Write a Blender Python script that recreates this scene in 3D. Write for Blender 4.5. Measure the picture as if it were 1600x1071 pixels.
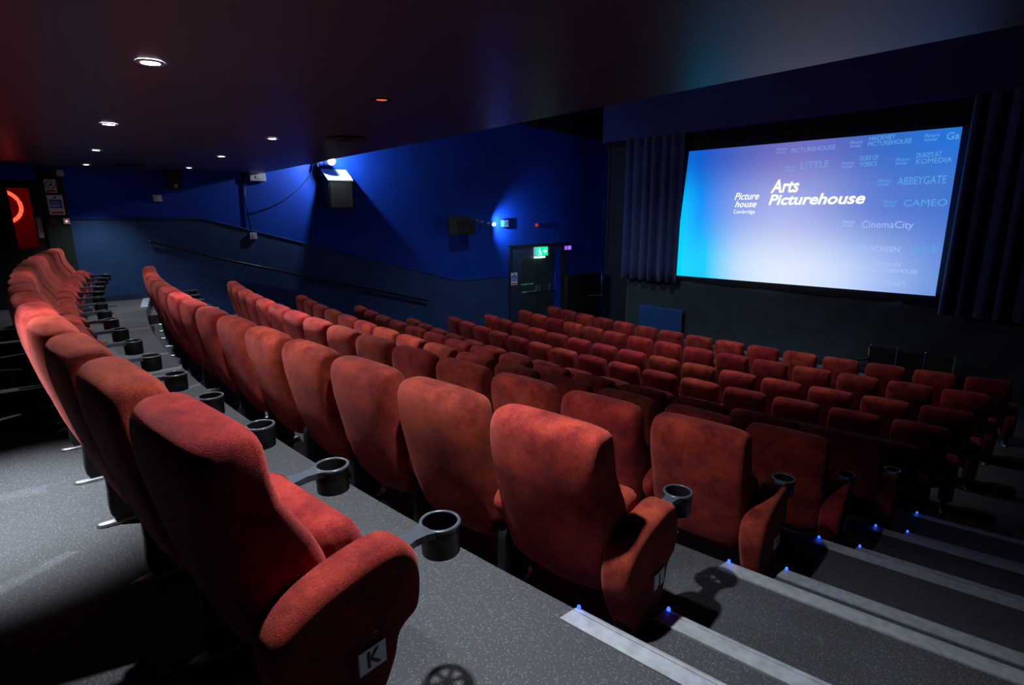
import bpy, bmesh, math, random
from mathutils import Vector, Matrix
random.seed(4)
for o in list(bpy.data.objects): bpy.data.objects.remove(o)
SC = bpy.context.scene
COL = SC.collection
S = 1.1            # survey unit -> metres
Z0 = 1.3           # eye height above the rear landing, survey units
def W(x, y, z): return Vector((x*S, y*S, (z+Z0)*S))
PI = math.pi

# ------------------------------------------------------------------ camera
cam = bpy.data.cameras.new('camera'); co = bpy.data.objects.new('camera', cam); COL.objects.link(co)
yaw, pitch, roll = 0.8847538, 0.2291220, -0.0071127
cs, sn = math.cos(yaw), math.sin(yaw)
fwd = Vector((-math.cos(pitch)*sn, math.cos(pitch)*cs, -math.sin(pitch)))
right = Vector((cs, sn, 0)); up = right.cross(fwd)
r2 = right*math.cos(roll)+up*math.sin(roll); u2 = up*math.cos(roll)-right*math.sin(roll)
M = Matrix((r2, u2, -fwd)).transposed().to_4x4(); M.translation = W(0, 0, 0)
co.matrix_world = M
cam.sensor_width = 36; cam.lens = 870.741/1600*36; cam.clip_start = 0.02; cam.clip_end = 100
SC.camera = co

# ------------------------------------------------------------------ world, exposure
wd = bpy.data.worlds.new('world'); SC.world = wd; wd.use_nodes = True
wd.node_tree.nodes['Background'].inputs[0].default_value = (0.10, 0.16, 0.35, 1)
wd.node_tree.nodes['Background'].inputs[1].default_value = 0.0
SC.view_settings.view_transform = 'Standard'; SC.view_settings.look = 'None'
SC.view_settings.gamma = 1; SC.view_settings.use_curve_mapping = False
SC.view_settings.exposure = 0.0

# ------------------------------------------------------------------ lights
def spot(name, loc, target, power, color, angle, blend=0.8, size=0.03):
    l = bpy.data.lights.new(name, 'SPOT'); l.energy = power; l.color = color
    l.spot_size = math.radians(angle); l.spot_blend = blend; l.shadow_soft_size = size
    o = bpy.data.objects.new(name, l); COL.objects.link(o); o.location = loc
    d = Vector(target)-Vector(loc); o.rotation_euler = d.to_track_quat('-Z', 'Y').to_euler()
    return o
def point(name, loc, power, color, size=0.05):
    l = bpy.data.lights.new(name, 'POINT'); l.energy = power; l.color = color; l.shadow_soft_size = size
    o = bpy.data.objects.new(name, l); COL.objects.link(o); o.location = loc
    return o
def area(name, loc, target, power, color, sx, sy):
    l = bpy.data.lights.new(name, 'AREA'); l.energy = power; l.color = color; l.shape = 'RECTANGLE'; l.size = sx; l.size_y = sy
    o = bpy.data.objects.new(name, l); COL.objects.link(o); o.location = loc
    d = Vector(target)-Vector(loc); o.rotation_euler = d.to_track_quat('-Z', 'Y').to_euler()
    return o
CZ = 0.69          # low ceiling
HALLZ = 2.66       # ceiling over the stalls
WHITE = (0.86, 0.93, 1.0)
# downlights: x, y, watts, floor target offset
DOWN = [(-1.42, 0.84, 235, 0.1, 0.05), (-3.22, 0.49, 210, 0.1, -0.05), (-5.50, 0.50, 130, 0, 0), (-7.72, 0.55, 120, 0, 0), (-9.95, 0.57, 120, 0.1, 0),
        (-5.65, 1.76, 430, 0, 0.05), (-7.70, 1.78, 140, 0, 0.0), (-9.80, 1.80, 100, 0.4, 0.0), (-3.30, -0.75, 800, 0.10, 0.38)]
BEAM = [116, 126, 122, 110, 100, 110, 96, 84, 52]
for i, (x, y, w, dx, dy) in enumerate(DOWN):
    spot('downlight_beam', W(x, y, CZ-0.035), W(x+dx, y+dy, -1.3), w, WHITE, BEAM[i], 1.0, 0.035)
# house lights high over the stalls
for (x, y, w, a) in ((-4.6, 6.3, 640, 80), (-7.4, 6.8, 400, 112), (-5.6, 4.2, 80, 90), (-7.8, 4.2, 65, 100)):
    spot('stalls_beam', W(x, y, HALLZ-0.08), W(x, y+1.2, -3), w, (0.86, 0.86, 1.0), a, 1.0, 0.06)
# wall spotlights on the blue wall
point('wall_spot_beam', W(-10.20, 4.22, 1.00), 115, (0.72, 0.86, 1.0), 0.03)
spot('wall_flood_beam', W(-10.36, 8.02, -0.24), W(-10.75, 9.0, -0.36), 110, (0.45, 0.68, 1.0), 130, 0.9, 0.015)
# red-lit corridor behind the rear door
point('corridor_glow', W(-11.25, -0.55, 0.25), 0.8, (1, 0.05, 0.03), 0.05)

# ------------------------------------------------------------------ materials
def s2l(r, g, b):
    f = lambda c: (c/255/12.92) if c/255 <= 0.04045 else ((c/255+0.055)/1.055)**2.4
    return (f(r), f(g), f(b), 1)
def mat(name, col, rough=0.6, metal=0.0, sheen=0.0, emit=None, estr=0.0, spec=0.5, noise=None, bump=None, trans=0.0):
    m = bpy.data.materials.new(name); m.use_nodes = True
    nt = m.node_tree; b = nt.nodes['Principled BSDF']
    b.inputs['Base Color'].default_value = (*col[:3], 1); b.inputs['Roughness'].default_value = rough
    b.inputs['Metallic'].default_value = metal; b.inputs['Specular IOR Level'].default_value = spec
    b.inputs['Sheen Weight'].default_value = sheen
    if trans: b.inputs['Transmission Weight'].default_value = trans
    if emit: b.inputs['Emission Color'].default_value = (*emit[:3], 1); b.inputs['Emission Strength'].default_value = estr
    tc = nt.nodes.new('ShaderNodeTexCoord')
    if noise:
        sc, amt = noise
        n = nt.nodes.new('ShaderNodeTexNoise'); n.inputs['Scale'].default_value = sc; n.inputs['Detail'].default_value = 5
        r = nt.nodes.new('ShaderNodeValToRGB')
        r.color_ramp.elements[0].position = 0.3; r.color_ramp.elements[1].position = 0.7
        r.color_ramp.elements[0].color = tuple(c*(1-amt) for c in col[:3])+(1,)
        r.color_ramp.elements[1].color = tuple(min(1, c*(1+amt)) for c in col[:3])+(1,)
        nt.links.new(tc.outputs['Object'], n.inputs['Vector']); nt.links.new(n.outputs['Fac'], r.inputs['Fac'])
        nt.links.new(r.outputs['Color'], b.inputs['Base Color'])
    if bump:
        sc, st = bump
        n = nt.nodes.new('ShaderNodeTexNoise'); n.inputs['Scale'].default_value = sc; n.inputs['Detail'].default_value = 3
        bp = nt.nodes.new('ShaderNodeBump'); bp.inputs['Strength'].default_value = st; bp.inputs['Distance'].default_value = 0.01
        nt.links.new(tc.outputs['Object'], n.inputs['Vector']); nt.links.new(n.outputs['Fac'], bp.inputs['Height'])
        nt.links.new(bp.outputs['Normal'], b.inputs['Normal'])
    return m

def velvet():
    m = bpy.data.materials.new('red_velvet'); m.use_nodes = True; nt = m.node_tree; b = nt.nodes['Principled BSDF']
    L = nt.links.new
    tc = nt.nodes.new('ShaderNodeTexCoord'); oi = nt.nodes.new('ShaderNodeObjectInfo')
    off = nt.nodes.new('ShaderNodeVectorMath'); off.operation = 'ADD'
    sc = nt.nodes.new('ShaderNodeVectorMath'); sc.operation = 'SCALE'; sc.inputs['Scale'].default_value = 37.0
    cmb = nt.nodes.new('ShaderNodeCombineXYZ')
    for k in range(3): L(oi.outputs['Random'], cmb.inputs[k])
    L(cmb.outputs[0], sc.inputs[0]); L(tc.outputs['Object'], off.inputs[0]); L(sc.outputs[0], off.inputs[1])
    n = nt.nodes.new('ShaderNodeTexNoise'); n.inputs['Scale'].default_value = 6; n.inputs['Detail'].default_value = 8; n.inputs['Roughness'].default_value = 0.68
    L(off.outputs[0], n.inputs['Vector'])
    r = nt.nodes.new('ShaderNodeValToRGB'); e = r.color_ramp.elements
    e[0].position = 0.36; e[0].color = (0.15, 0.010, 0.012, 1); e[1].position = 0.66; e[1].color = (0.44, 0.050, 0.028, 1)
    L(n.outputs['Fac'], r.inputs['Fac']); 
    hs = nt.nodes.new('ShaderNodeHueSaturation'); mr = nt.nodes.new('ShaderNodeMapRange')
    mr.inputs['To Min'].default_value = 0.62; mr.inputs['To Max'].default_value = 1.15
    mh = nt.nodes.new('ShaderNodeMapRange'); mh.inputs['To Min'].default_value = 0.494; mh.inputs['To Max'].default_value = 0.506; ml = nt.nodes.new('ShaderNodeMath'); ml.operation = 'FRACT'; mq = nt.nodes.new('ShaderNodeMath'); mq.operation = 'MULTIPLY'; mq.inputs[1].default_value = 7.3
    L(oi.outputs['Random'], mq.inputs[0]); L(mq.outputs[0], ml.inputs[0]); L(ml.outputs[0], mh.inputs['Value']); L(mh.outputs[0], hs.inputs['Hue'])
    L(oi.outputs['Random'], mr.inputs['Value']); L(mr.outputs[0], hs.inputs['Value']); L(r.outputs[0], hs.inputs['Color'])
    L(hs.outputs[0], b.inputs['Base Color'])
    b.inputs['Roughness'].default_value = 0.85; b.inputs['Specular IOR Level'].default_value = 0.15
    b.inputs['Sheen Weight'].default_value = 0.40; b.inputs['Sheen Roughness'].default_value = 0.35
    b.inputs['Sheen Tint'].default_value = (1.0, 0.28, 0.26, 1)
    n3 = nt.nodes.new('ShaderNodeTexNoise'); n3.inputs['Scale'].default_value = 170; n3.inputs['Detail'].default_value = 4; L(tc.outputs['Object'], n3.inputs['Vector'])
    m3 = nt.nodes.new('ShaderNodeMapRange'); m3.inputs['From Min'].default_value = 0.3; m3.inputs['From Max'].default_value = 0.7; m3.inputs['To Min'].default_value = 0.72; m3.inputs['To Max'].default_value = 1.28
    L(n3.outputs['Fac'], m3.inputs['Value']); mm = nt.nodes.new('ShaderNodeMath'); mm.operation = 'MULTIPLY'; L(mr.outputs[0], mm.inputs[0]); L(m3.outputs[0], mm.inputs[1]); L(mm.outputs[0], hs.inputs['Value'])
    n2 = nt.nodes.new('ShaderNodeTexNoise'); n2.inputs['Scale'].default_value = 380; n2.inputs['Detail'].default_value = 3
    bp = nt.nodes.new('ShaderNodeBump'); bp.inputs['Strength'].default_value = 0.6; bp.inputs['Distance'].default_value = 0.006
    L(tc.outputs['Object'], n2.inputs['Vector']); L(n2.outputs['Fac'], bp.inputs['Height']); L(bp.outputs[0], b.inputs['Normal'])
    return m

def carpet():
    m = bpy.data.materials.new('speckled_carpet'); m.use_nodes = True; nt = m.node_tree; b = nt.nodes['Principled BSDF']; L = nt.links.new
    tc = nt.nodes.new('ShaderNodeTexCoord')
    v = nt.nodes.new('ShaderNodeTexVoronoi'); v.inputs['Scale'].default_value = 105
    L(tc.outputs['Object'], v.inputs['Vector'])
    r = nt.nodes.new('ShaderNodeValToRGB'); e = r.color_ramp.elements
    e[0].position = 0.0; e[0].color = (1, 1, 1, 1); e[1].position = 0.38; e[1].color = (0, 0, 0, 1)
    L(v.outputs['Distance'], r.inputs['Fac'])
    hs = nt.nodes.new('ShaderNodeHueSaturation'); hs.inputs['Saturation'].default_value = 0.35; hs.inputs['Value'].default_value = 0.26
    L(v.outputs['Color'], hs.inputs['Color'])
    mx = nt.nodes.new('ShaderNodeMix'); mx.data_type = 'RGBA'
    mx.inputs[6].default_value = (0.052, 0.055, 0.063, 1)
    L(r.outputs[0], mx.inputs[0]); L(hs.outputs[0], mx.inputs[7])
    n = nt.nodes.new('ShaderNodeTexNoise'); n.inputs['Scale'].default_value = 1.6; n.inputs['Detail'].default_value = 4
    L(tc.outputs['Object'], n.inputs['Vector'])
    mr = nt.nodes.new('ShaderNodeMapRange'); mr.inputs['To Min'].default_value = 0.75; mr.inputs['To Max'].default_value = 1.25
    L(n.outputs['Fac'], mr.inputs['Value'])
    h2 = nt.nodes.new('ShaderNodeHueSaturation'); L(mr.outputs[0], h2.inputs['Value']); L(mx.outputs[2], h2.inputs['Color'])
    L(h2.outputs[0], b.inputs['Base Color']); b.inputs['Roughness'].default_value = 0.72; b.inputs['Specular IOR Level'].default_value = 0.45
    bp = nt.nodes.new('ShaderNodeBump'); bp.inputs['Strength'].default_value = 0.35; bp.inputs['Distance'].default_value = 0.005
    L(v.outputs['Distance'], bp.inputs['Height']); L(bp.outputs[0], b.inputs['Normal'])
    return m

MV = velvet(); MCARP = carpet()
MSEAM = mat('dark_red_seam', (0.08, 0.006, 0.006), 0.9)
MPLAST = mat('black_plastic', (0.007, 0.008, 0.010), 0.42, spec=0.35, bump=(60, 0.05))
MRIM = mat('grey_plastic_top', (0.055, 0.065, 0.08), 0.28, spec=0.6)
MSTEEL = mat('scuffed_steel', (0.42, 0.46, 0.5), 0.32, metal=0.9, noise=(30, 0.25))
MBLK = mat('black_paint', (0.008, 0.008, 0.010), 0.6, noise=(8, 0.3))
MALU = mat('ribbed_aluminium', (0.50, 0.53, 0.57), 0.42, metal=0.35, noise=(25, 0.18), bump=(90, 0.1))
MBLUE = mat('deep_blue_paint', (0.004, 0.050, 0.44), 0.60, noise=(1.5, 0.12), bump=(160, 0.08), spec=0.25)
MDADO = mat('slate_dado_paint', (0.024, 0.066, 0.18), 0.6, noise=(2.5, 0.15), bump=(140, 0.08), spec=0.25)
MCEIL = mat('dark_brown_ceiling_paint', (0.062, 0.052, 0.078), 0.38, noise=(1.2, 0.15), bump=(5, 0.05), spec=0.8)
MHALL = mat('navy_ceiling_paint', (0.010, 0.012, 0.04), 0.7, noise=(1.0, 0.2))
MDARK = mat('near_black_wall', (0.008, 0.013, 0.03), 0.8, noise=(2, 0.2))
MBULK = mat('navy_bulkhead_paint', (0.018, 0.030, 0.17), 0.7, noise=(1.5, 0.2), bump=(60, 0.1))
MCURT = mat('blue_black_drape', (0.034, 0.055, 0.18), 0.85, sheen=0.3, noise=(6, 0.2), bump=(200, 0.15))
MSKIRT = mat('dark_teal_serge', (0.030, 0.055, 0.068), 0.9, sheen=0.2, noise=(3, 0.2), bump=(200, 0.2))
MWHT = mat('white_plastic', (0.55, 0.56, 0.60), 0.4, noise=(20, 0.05))
MBRACK = mat('dark_bronze_rail', (0.02, 0.022, 0.028), 0.35, metal=0.5, noise=(10, 0.2))
MSPK = mat('black_speaker_cloth', (0.010, 0.014, 0.012), 0.85, bump=(300, 0.3), noise=(20, 0.2))
MSPKT = mat('lit_speaker_lid', (0.35, 0.40, 0.42), 0.5, noise=(12, 0.1))  # spotlight's light on the lid put into a pale colour
MDOOR = mat('dark_green_grey_door', (0.020, 0.036, 0.040), 0.5, noise=(4, 0.15))
MFRAME = mat('blue_grey_door_frame', (0.018, 0.040, 0.085), 0.5, noise=(4, 0.15))
MINK = mat('black_ink', (0.01, 0.01, 0.012), 0.6)
MSIGNR = mat('sign_red', (0.45, 0.02, 0.03), 0.5, noise=(30, 0.1)); MSIGNB = mat('sign_blue', (0.02, 0.13, 0.55), 0.5, noise=(30, 0.1))
MSIGNW = mat('sign_white', (0.88, 0.90, 0.94), 0.5, noise=(30, 0.05))
MBROWN = mat('brown_plate', (0.11, 0.03, 0.03), 0.5, noise=(30, 0.2))
MGREEN = mat('lit_green_sign', (0.0, 0.35, 0.12), 0.4, emit=(0.0, 0.75, 0.28), estr=1.6)
MSIGNE = mat('lit_white_symbol', (0.8, 1, 0.9), 0.4, emit=(0.55, 1.0, 0.8), estr=2.2)
MVIO = mat('violet_tint_glow', (0.2, 0.05, 0.4), 0.4, emit=(0.28, 0.08, 0.9), estr=1.6)  # violet tint of the light put in as glow
MLED = mat('blue_led', (0.0, 0.02, 0.5), 0.3, emit=(0.02, 0.08, 1.0), estr=4)
MREDLED = mat('red_neon', (0.8, 0.2, 0.15), 0.3, emit=(1.0, 0.25, 0.2), estr=3)
MLAMP = mat('lamp_lens', (0.9, 0.95, 1), 0.3, emit=(0.88, 0.95, 1.0), estr=60)
MLAMPD = mat('dim_lamp_lens', (0.9, 0.95, 1), 0.3, emit=(0.8, 0.9, 1.0), estr=12)
MREDL = mat('dim_red_lens', (0.5, 0.1, 0.1), 0.3, emit=(1.0, 0.22, 0.15), estr=0.6)
MRING = mat('red_ring_lamp', (1, 0.1, 0.05), 0.3, emit=(1.0, 0.07, 0.03), estr=3)
MREDW = mat('red_lit_corridor', (0.35, 0.02, 0.02), 0.6, noise=(3, 0.15))  # red light of the corridor put into its wall colour
MCHR = mat('silver_spotlight_body', (0.6, 0.62, 0.65), 0.25, metal=0.9)
MMESH = mat('blue_lit_slats', (0.03, 0.12, 0.36), 0.5, noise=(14, 0.2))  # blue light falling on the slats put into the colour
MYEL = mat('yellow_tape', (0.5, 0.42, 0.10), 0.6, noise=(30, 0.1))
MFL = mat('pale_blue_grey', (0.24, 0.32, 0.40), 0.5, metal=0.3, noise=(15, 0.2))

MCEIL.node_tree.nodes['Principled BSDF'].inputs['Specular Tint'].default_value = (0.30, 0.50, 1.0, 1)  # blue of the screen's reflection put into the gloss tint
# ------------------------------------------------------------------ mesh helpers
class MB:
    def __init__(s): s.v = []; s.f = []; s.sm = []
    def add(s, vs, fs, smooth=True):
        o = len(s.v); s.v += [tuple(v) for v in vs]; s.f += [tuple(i+o for i in f) for f in fs]; s.sm += [smooth]*len(fs)
    def box(s, c, d, rot=None):
        cx, cy, cz = c; x, y, z = (k/2 for k in d)
        vs = [Vector((sx*x, sy*y, sz*z)) for sx in (-1, 1) for sy in (-1, 1) for sz in (-1, 1)]
        if rot: vs = [rot @ v for v in vs]
        vs = [v+Vector(c) for v in vs]
        s.add(vs, [(0, 1, 3, 2), (4, 6, 7, 5), (0, 4, 5, 1), (2, 3, 7, 6), (0, 2, 6, 4), (1, 5, 7, 3)], False); return s
    def rings(s, R, cap=True, smooth=True, closed=True):
        n = len(R[0]); vs = [v for r in R for v in r]; fs = []
        for i in range(len(R)-1):
            for j in range(n if closed else n-1):
                k = (j+1) % n; fs.append((i*n+j, i*n+k, (i+1)*n+k, (i+1)*n+j))
        if cap: fs += [tuple(range(n-1, -1, -1)), tuple((len(R)-1)*n+j for j in range(n))]
        s.add(vs, fs, smooth); return s
    def tube(s, pts, r, n=10, cap=True):
        pts = [Vector(p) for p in pts]; R = []
        for i, p in enumerate(pts):
            t = (pts[min(i+1, len(pts)-1)]-pts[max(i-1, 0)]).normalized()
            a = t.orthogonal().normalized() if abs(t.z) > .95 else t.cross(Vector((0, 0, 1))).normalized()
            b = t.cross(a); rr = r[i] if isinstance(r, (list, tuple)) else r
            R.append([p+a*rr*math.cos(2*PI*k/n)+b*rr*math.sin(2*PI*k/n) for k in range(n)])
        return s.rings(R, cap)
    def lathe(s, prof, c=(0, 0, 0), axis=Vector((0, 0, 1)), n=24, cap=False):
        ax = Vector(axis).normalized(); a = ax.orthogonal().normalized(); b = ax.cross(a); c = Vector(c)
        R = [[c+ax*h+(a*math.cos(2*PI*k/n)+b*math.sin(2*PI*k/n))*r for k in range(n)] for r, h in prof]
        return s.rings(R, cap)
    def build(s, name, m, parent=None, scale=1.0, bevel=0):
        me = bpy.data.meshes.new(name); me.from_pydata([tuple(c*scale for c in v) for v in s.v], [], s.f)
        bm = bmesh.new(); bm.from_mesh(me)
        bmesh.ops.recalc_face_normals(bm, faces=bm.faces)
        bm.to_mesh(me); bm.free()
        me.polygons.foreach_set('use_smooth', s.sm); me.update()
        me.materials.append(m)
        o = bpy.data.objects.new(name, me); COL.objects.link(o)
        if parent: o.parent = parent
        if bevel:
            b = o.modifiers.new('bevel', 'BEVEL'); b.width = bevel; b.segments = 2; b.limit_method = 'ANGLE'
        return o
def tag(o, label=None, cat=None, group=None, kind=None):
    if label: o['label'] = label
    if cat: o['category'] = cat
    if group: o['group'] = group
    if kind: o['kind'] = kind
    return o
def empty(name, loc, rz=0):
    o = bpy.data.objects.new(name, None); COL.objects.link(o); o.location = loc; o.rotation_euler = (0, 0, rz); o.empty_display_size = .1
    return o
def struct(o): o['kind'] = 'structure'; return o
def wbox(x0, x1, y0, y1, z0, z1, mb=None):      # box in survey coordinates -> world
    a = W(x0, y0, z0); b = W(x1, y1, z1); mb = mb or MB()
    return mb.box((a+b)/2, (abs(b.x-a.x), abs(b.y-a.y), abs(b.z-a.z)))
def prism(pts, axis_vec, mb=None):
    mb = mb or MB(); A = [Vector(p) for p in pts]; B = [p+Vector(axis_vec) for p in A]
    return mb.rings([A, B], True, False)

# ------------------------------------------------------------------ room geometry
CX, CY = -6.02, 27.87
XL, XR = -10.6, 1.3
ROWS = [('K', 28.136, 0.0, 0.1654), ('J', 27.090, -0.260, 0.1741), ('H', 26.053, -0.557, 0.1793), ('G', 25.046, -0.878, 0.1857),
        ('F', 24.054, -1.165, 0.1935), ('E', 23.037, -1.521, 0.2017), ('D', 22.113, -1.602, 0.2099), ('C', 21.203, -1.670, 0.2190),
        ('B', 20.247, -1.691, 0.2278), ('A', 19.405, -1.694, 0.2402)]
def arc(R, x): return CY-math.sqrt(R*R-(x-CX)**2)
NX = 60
XS = [XL+(XR-XL)*i/NX for i in range(NX+1)]
AR, AL = -1.12, -9.52      # inner edges of the two stair aisles
# level edges (toward the screen)
EDGE = [R+(0.04 if i == 0 else 0.11) for i, R in enumerate([r[1] for r in ROWS[1:]])]
fl = MB()
prof = [(-1, -2.3, 0.0)]
def floor_strip(fa, fb, xs, za, zb):
    vs = []
    for x in xs: vs.append(W(x, fa(x), za-Z0)); vs.append(W(x, fb(x), zb-Z0))
    fl.add(vs, [(2*i, 2*i+1, 2*i+3, 2*i+2) for i in range(len(xs)-1)], False)
A = lambda R: (lambda x: arc(R, x))
cur = lambda x: -2.3
LEV = [r[2] for r in ROWS]
XA = [x for x in XS]
for i in range(5):       # K..F: stepped landings
    z = LEV[i]; zn = LEV[i+1]; e = A(EDGE[i])
    floor_strip(cur, e, XS, z, z)            # tread
    floor_strip(e, e, XS, z, zn)             # riser
    cur = e
# gentle rake E..A then flat to the front
pts = [(EDGE[4], LEV[5])]+[(ROWS[k][1]-0.1, LEV[k]) for k in (5, 6, 7, 8, 9)]
for (Ra, za), (Rb, zb) in zip(pts[:-1], pts[1:]): floor_strip(A(Ra), A(Rb), XS, za, zb)
floor_strip(A(pts[-1][0]), lambda x: 12.1, XS, pts[-1][1], pts[-1][1])
# half steps in the two aisles
STEP = []
for i in range(5):
    z = LEV[i]; zn = LEV[i+1]; zm = (z+zn)/2; Re = EDGE[i]; Rh = Re-0.34
    for (x0, x1) in ((AR+0.105, XR), (XL, AL-0.05)):
        xs = [x0+(x1-x0)*k/14 for k in range(15)]
        floor_strip(A(Re), A(Rh), xs, zm, zm); floor_strip(A(Rh), A(Rh), xs, zm, zn)
        for xe in (x0, x1):
            a, b = W(xe, arc(Re, xe), zm-Z0), W(xe, arc(Rh, xe), zm-Z0)
            a2, b2 = W(xe, arc(Re, xe), zn-Z0), W(xe, arc(Rh, xe), zn-Z0); fl.add([a, b, b2, a2], [(0, 1, 2, 3)], False)
    STEP.append((i, Re, z, AR, XR, 'r', 0)); STEP.append((i, Rh, zm, AR+0.105, XR, 'r', 1))
    STEP.append((i, Re, z, XL, AL, 'l', 0)); STEP.append((i, Rh, zm, XL, AL-0.05, 'l', 1))
struct(fl.build('floor', MCARP))

ZB, ZT = -3.1, HALLZ
# left wall: rear doorway gap y -0.85..0.02, z up to 0.58
w = MB()
DY0, DY1, DZ = -0.85, 0.02, 0.50
wbox(XL-0.15, XL, -2.3, DY0, ZB, ZT, w); wbox(XL-0.15, XL, DY1, 12.1, ZB, ZT, w)
wbox(XL-0.15, XL, DY0, DY1, DZ, ZT, w); wbox(XL-0.15, XL, DY0, DY1, ZB, -1.3, w)
struct(w.build('wall_left', MBLUE))
struct(wbox(XR, XR+0.15, -2.3, 12.1, ZB, ZT).build('wall_right', MDARK))
struct(wbox(XL-0.15, XR+0.15, -2.45, -2.3, ZB, ZT).build('wall_back', MDARK))
struct(wbox(XL-0.15, XR+0.15, 12.1, 12.25, ZB, ZT).build('wall_front', MDARK))
# low ceiling over the landing, high ceiling over the stalls, bulkhead over the screen
struct(wbox(XL, XR, -2.3, 3.02, CZ, CZ+0.16).build('ceiling', MCEIL))
struct(wbox(XL, XR, 2.9, 12.1, HALLZ, HALLZ+0.12).build('ceiling', MHALL))
struct(wbox(XL, XR, -2.3, 2.9, HALLZ, HALLZ+0.12).build('ceiling', MHALL))
struct(wbox(-10.15, XR, 11.35, 11.75, 1.72, HALLZ).build('trim_1', MBULK))
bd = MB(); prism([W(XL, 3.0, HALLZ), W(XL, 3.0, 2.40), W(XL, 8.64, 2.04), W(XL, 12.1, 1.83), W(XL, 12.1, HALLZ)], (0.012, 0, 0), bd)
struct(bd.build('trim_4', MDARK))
# dado: dark band whose top follows the stair
top = [(0.30, -0.055), (2.05, -0.07), (7.1, -1.52), (8.56, -1.52)]
d = MB()
A0 = [W(XL+0.0, 0.30, -3.05)]+[W(XL, y, z) for y, z in top]+[W(XL, 8.56, -3.05)]
prism(A0, (0.022*S, 0, 0), d)
d.tube([W(XL+0.026, y, z+0.01) for y, z in top], 0.011*S, 6)
struct(d.build('trim_2', MDADO))
d = MB()
b = [(0.04, 0.0), (1.20, 0.0)]
d.add([W(XL+0.028, 0.05, -1.30), W(XL+0.028, 1.15, -1.30), W(XL+0.028, 1.15, -1.22), W(XL+0.028, 0.05, -1.22)], [(0, 1, 2, 3)], False)
wbox(XL, XL+0.03, 0.05, 1.18, -1.30, -1.21, d)
struct(d.build('baseboard_left', MFRAME))
# dark green-black panel behind the rear notices
tag(wbox(XL, XL+0.02, 0.02, 0.30, -1.3, 0.66).build('sign_board', mat('green_black_panel', (0.008, 0.020, 0.014), 0.6, noise=(5, 0.2))),
    'green black board beside the rear door carrying the safety notices', 'panel')

# ------------------------------------------------------------------ rear door with red corridor
c = MB()
wbox(XL-1.6, XL-1.5, -1.9, 0.9, -1.3, 0.9, c); wbox(XL-1.5, XL-0.15, 0.85, 0.9, -1.3, 0.9, c); wbox(XL-1.5, XL-0.15, -1.9, -1.85, -1.3, 0.9, c)
wbox(XL-1.6, XL-0.15, -1.9, 0.9, 0.85, 0.9, c); wbox(XL-1.6, XL-0.15, -1.9, 0.9, -1.35, -1.3, c)
struct(c.build('wall_corridor', MREDW))
dr = empty('door_1', W(XL-0.06, -0.4, -1.3)); struct(dr)
def rel(o, p): o.parent = p; o.matrix_parent_inverse = Matrix.Translation(-p.location) if p.rotation_euler.z == 0 else (Matrix.Translation(p.location) @ Matrix.Rotation(p.rotation_euler.z, 4, 'Z')).inverted(); return o
x0, x1 = XL-0.08, XL-0.03
m_ = MB()
wbox(x0, x1, DY0, -0.33, -1.3, DZ, m_); wbox(x0, x1, -0.10, DY1, -1.3, DZ, m_)
wbox(x0, x1, -0.33, -0.10, 0.385, DZ, m_); wbox(x0, x1, -0.33, -0.10, -1.3, -0.45, m_)
rel(m_.build('door_leaf', MBLK), dr)
g = bpy.data.materials.new('door_glass'); g.use_nodes = True
gb = g.node_tree.nodes['Principled BSDF']; gb.inputs['Transmission Weight'].default_value = 1; gb.inputs['Roughness'].default_value = 0.06
gb.inputs['Base Color'].default_value = (0.9, 0.75, 0.75, 1); gb.inputs['IOR'].default_value = 1.1
rel(wbox(XL-0.058, XL-0.052, -0.33, -0.10, -0.45, 0.385).build('glass_pane', g), dr)
rel(wbox(x1, x1+0.012, -0.082, -0.025, -0.31, -0.02).build('push_plate', MWHT), dr)
r_ = MB()
cc = W(XL-0.95, -0.47, 0.14)
r_.tube([cc+Vector((0, 0.26*math.cos(t), 0.26*math.sin(t))) for t in [2*PI*k/40 for k in range(41)]], 0.028, 8, False)
tag(r_.build('ring_lamp', MRING), 'glowing red ring lamp seen through the rear door glass', 'lamp')

# ------------------------------------------------------------------ stair nosings
ordn = ['first', 'second', 'third', 'fourth', 'fifth', 'sixth', 'seventh', 'eighth', 'ninth', 'tenth', 'eleventh', 'twelfth', 'thirteenth', 'fourteenth', 'fifteenth', 'sixteenth']
def nosing(R, z, x0, x1, label, led):
    n = 26; w = 0.075; h = 0.008
    t = empty('stair_nosing', W(x0, arc(R, x0), z-Z0))
    xs = [x0+(x1-x0)*k/n for k in range(n+1)]
    def sweep(prof):
        R_ = []
        for (dr_, dz) in prof: R_.append([W(x, arc(R+dr_, x), z+dz-Z0) for x in xs])
        return R_
    m = MB()
    P = sweep([(w, 0.0), (w, h), (w*.22, h), (w*.21, h*.5), (w*.17, h*.5), (w*.16, h), (0.004, h), (-0.010, h*.3), (-0.010, -0.035), (0.002, -0.035)])
    m.rings([[P[j][i] for j in range(len(P))] for i in range(n+1)], True, False)
    rel(m.build('tread_strip', MALU), t)
    if led:
        d_ = MB(); c_ = W(x0+0.008, arc(R-0.004, x0+0.008), z-Z0+0.012)
        d_.lathe([(0.0001, 0.007), (0.005, 0.006), (0.007, 0.002), (0.008, -0.006)], c_, n=12); rel(d_.build('led_light', MLED), t)
    tag(t, label, 'stair nosing', 'metal stair nosings')
nm = ['back landing', 'second level', 'third level', 'fourth level', 'fifth level']
for (i, R, z, xa, xb, side, half) in STEP:
    if side == 'l' and i > 2: continue
    pl = 'in the right stair aisle' if side == 'r' else 'in the left aisle by the blue wall'
    lab = ('bright metal nosing on the %s edge %s' if not half else 'metal nosing on half step below %s %s') % (nm[i], pl)
    nosing(R, z, xa, xb, lab, side == 'r')
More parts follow.
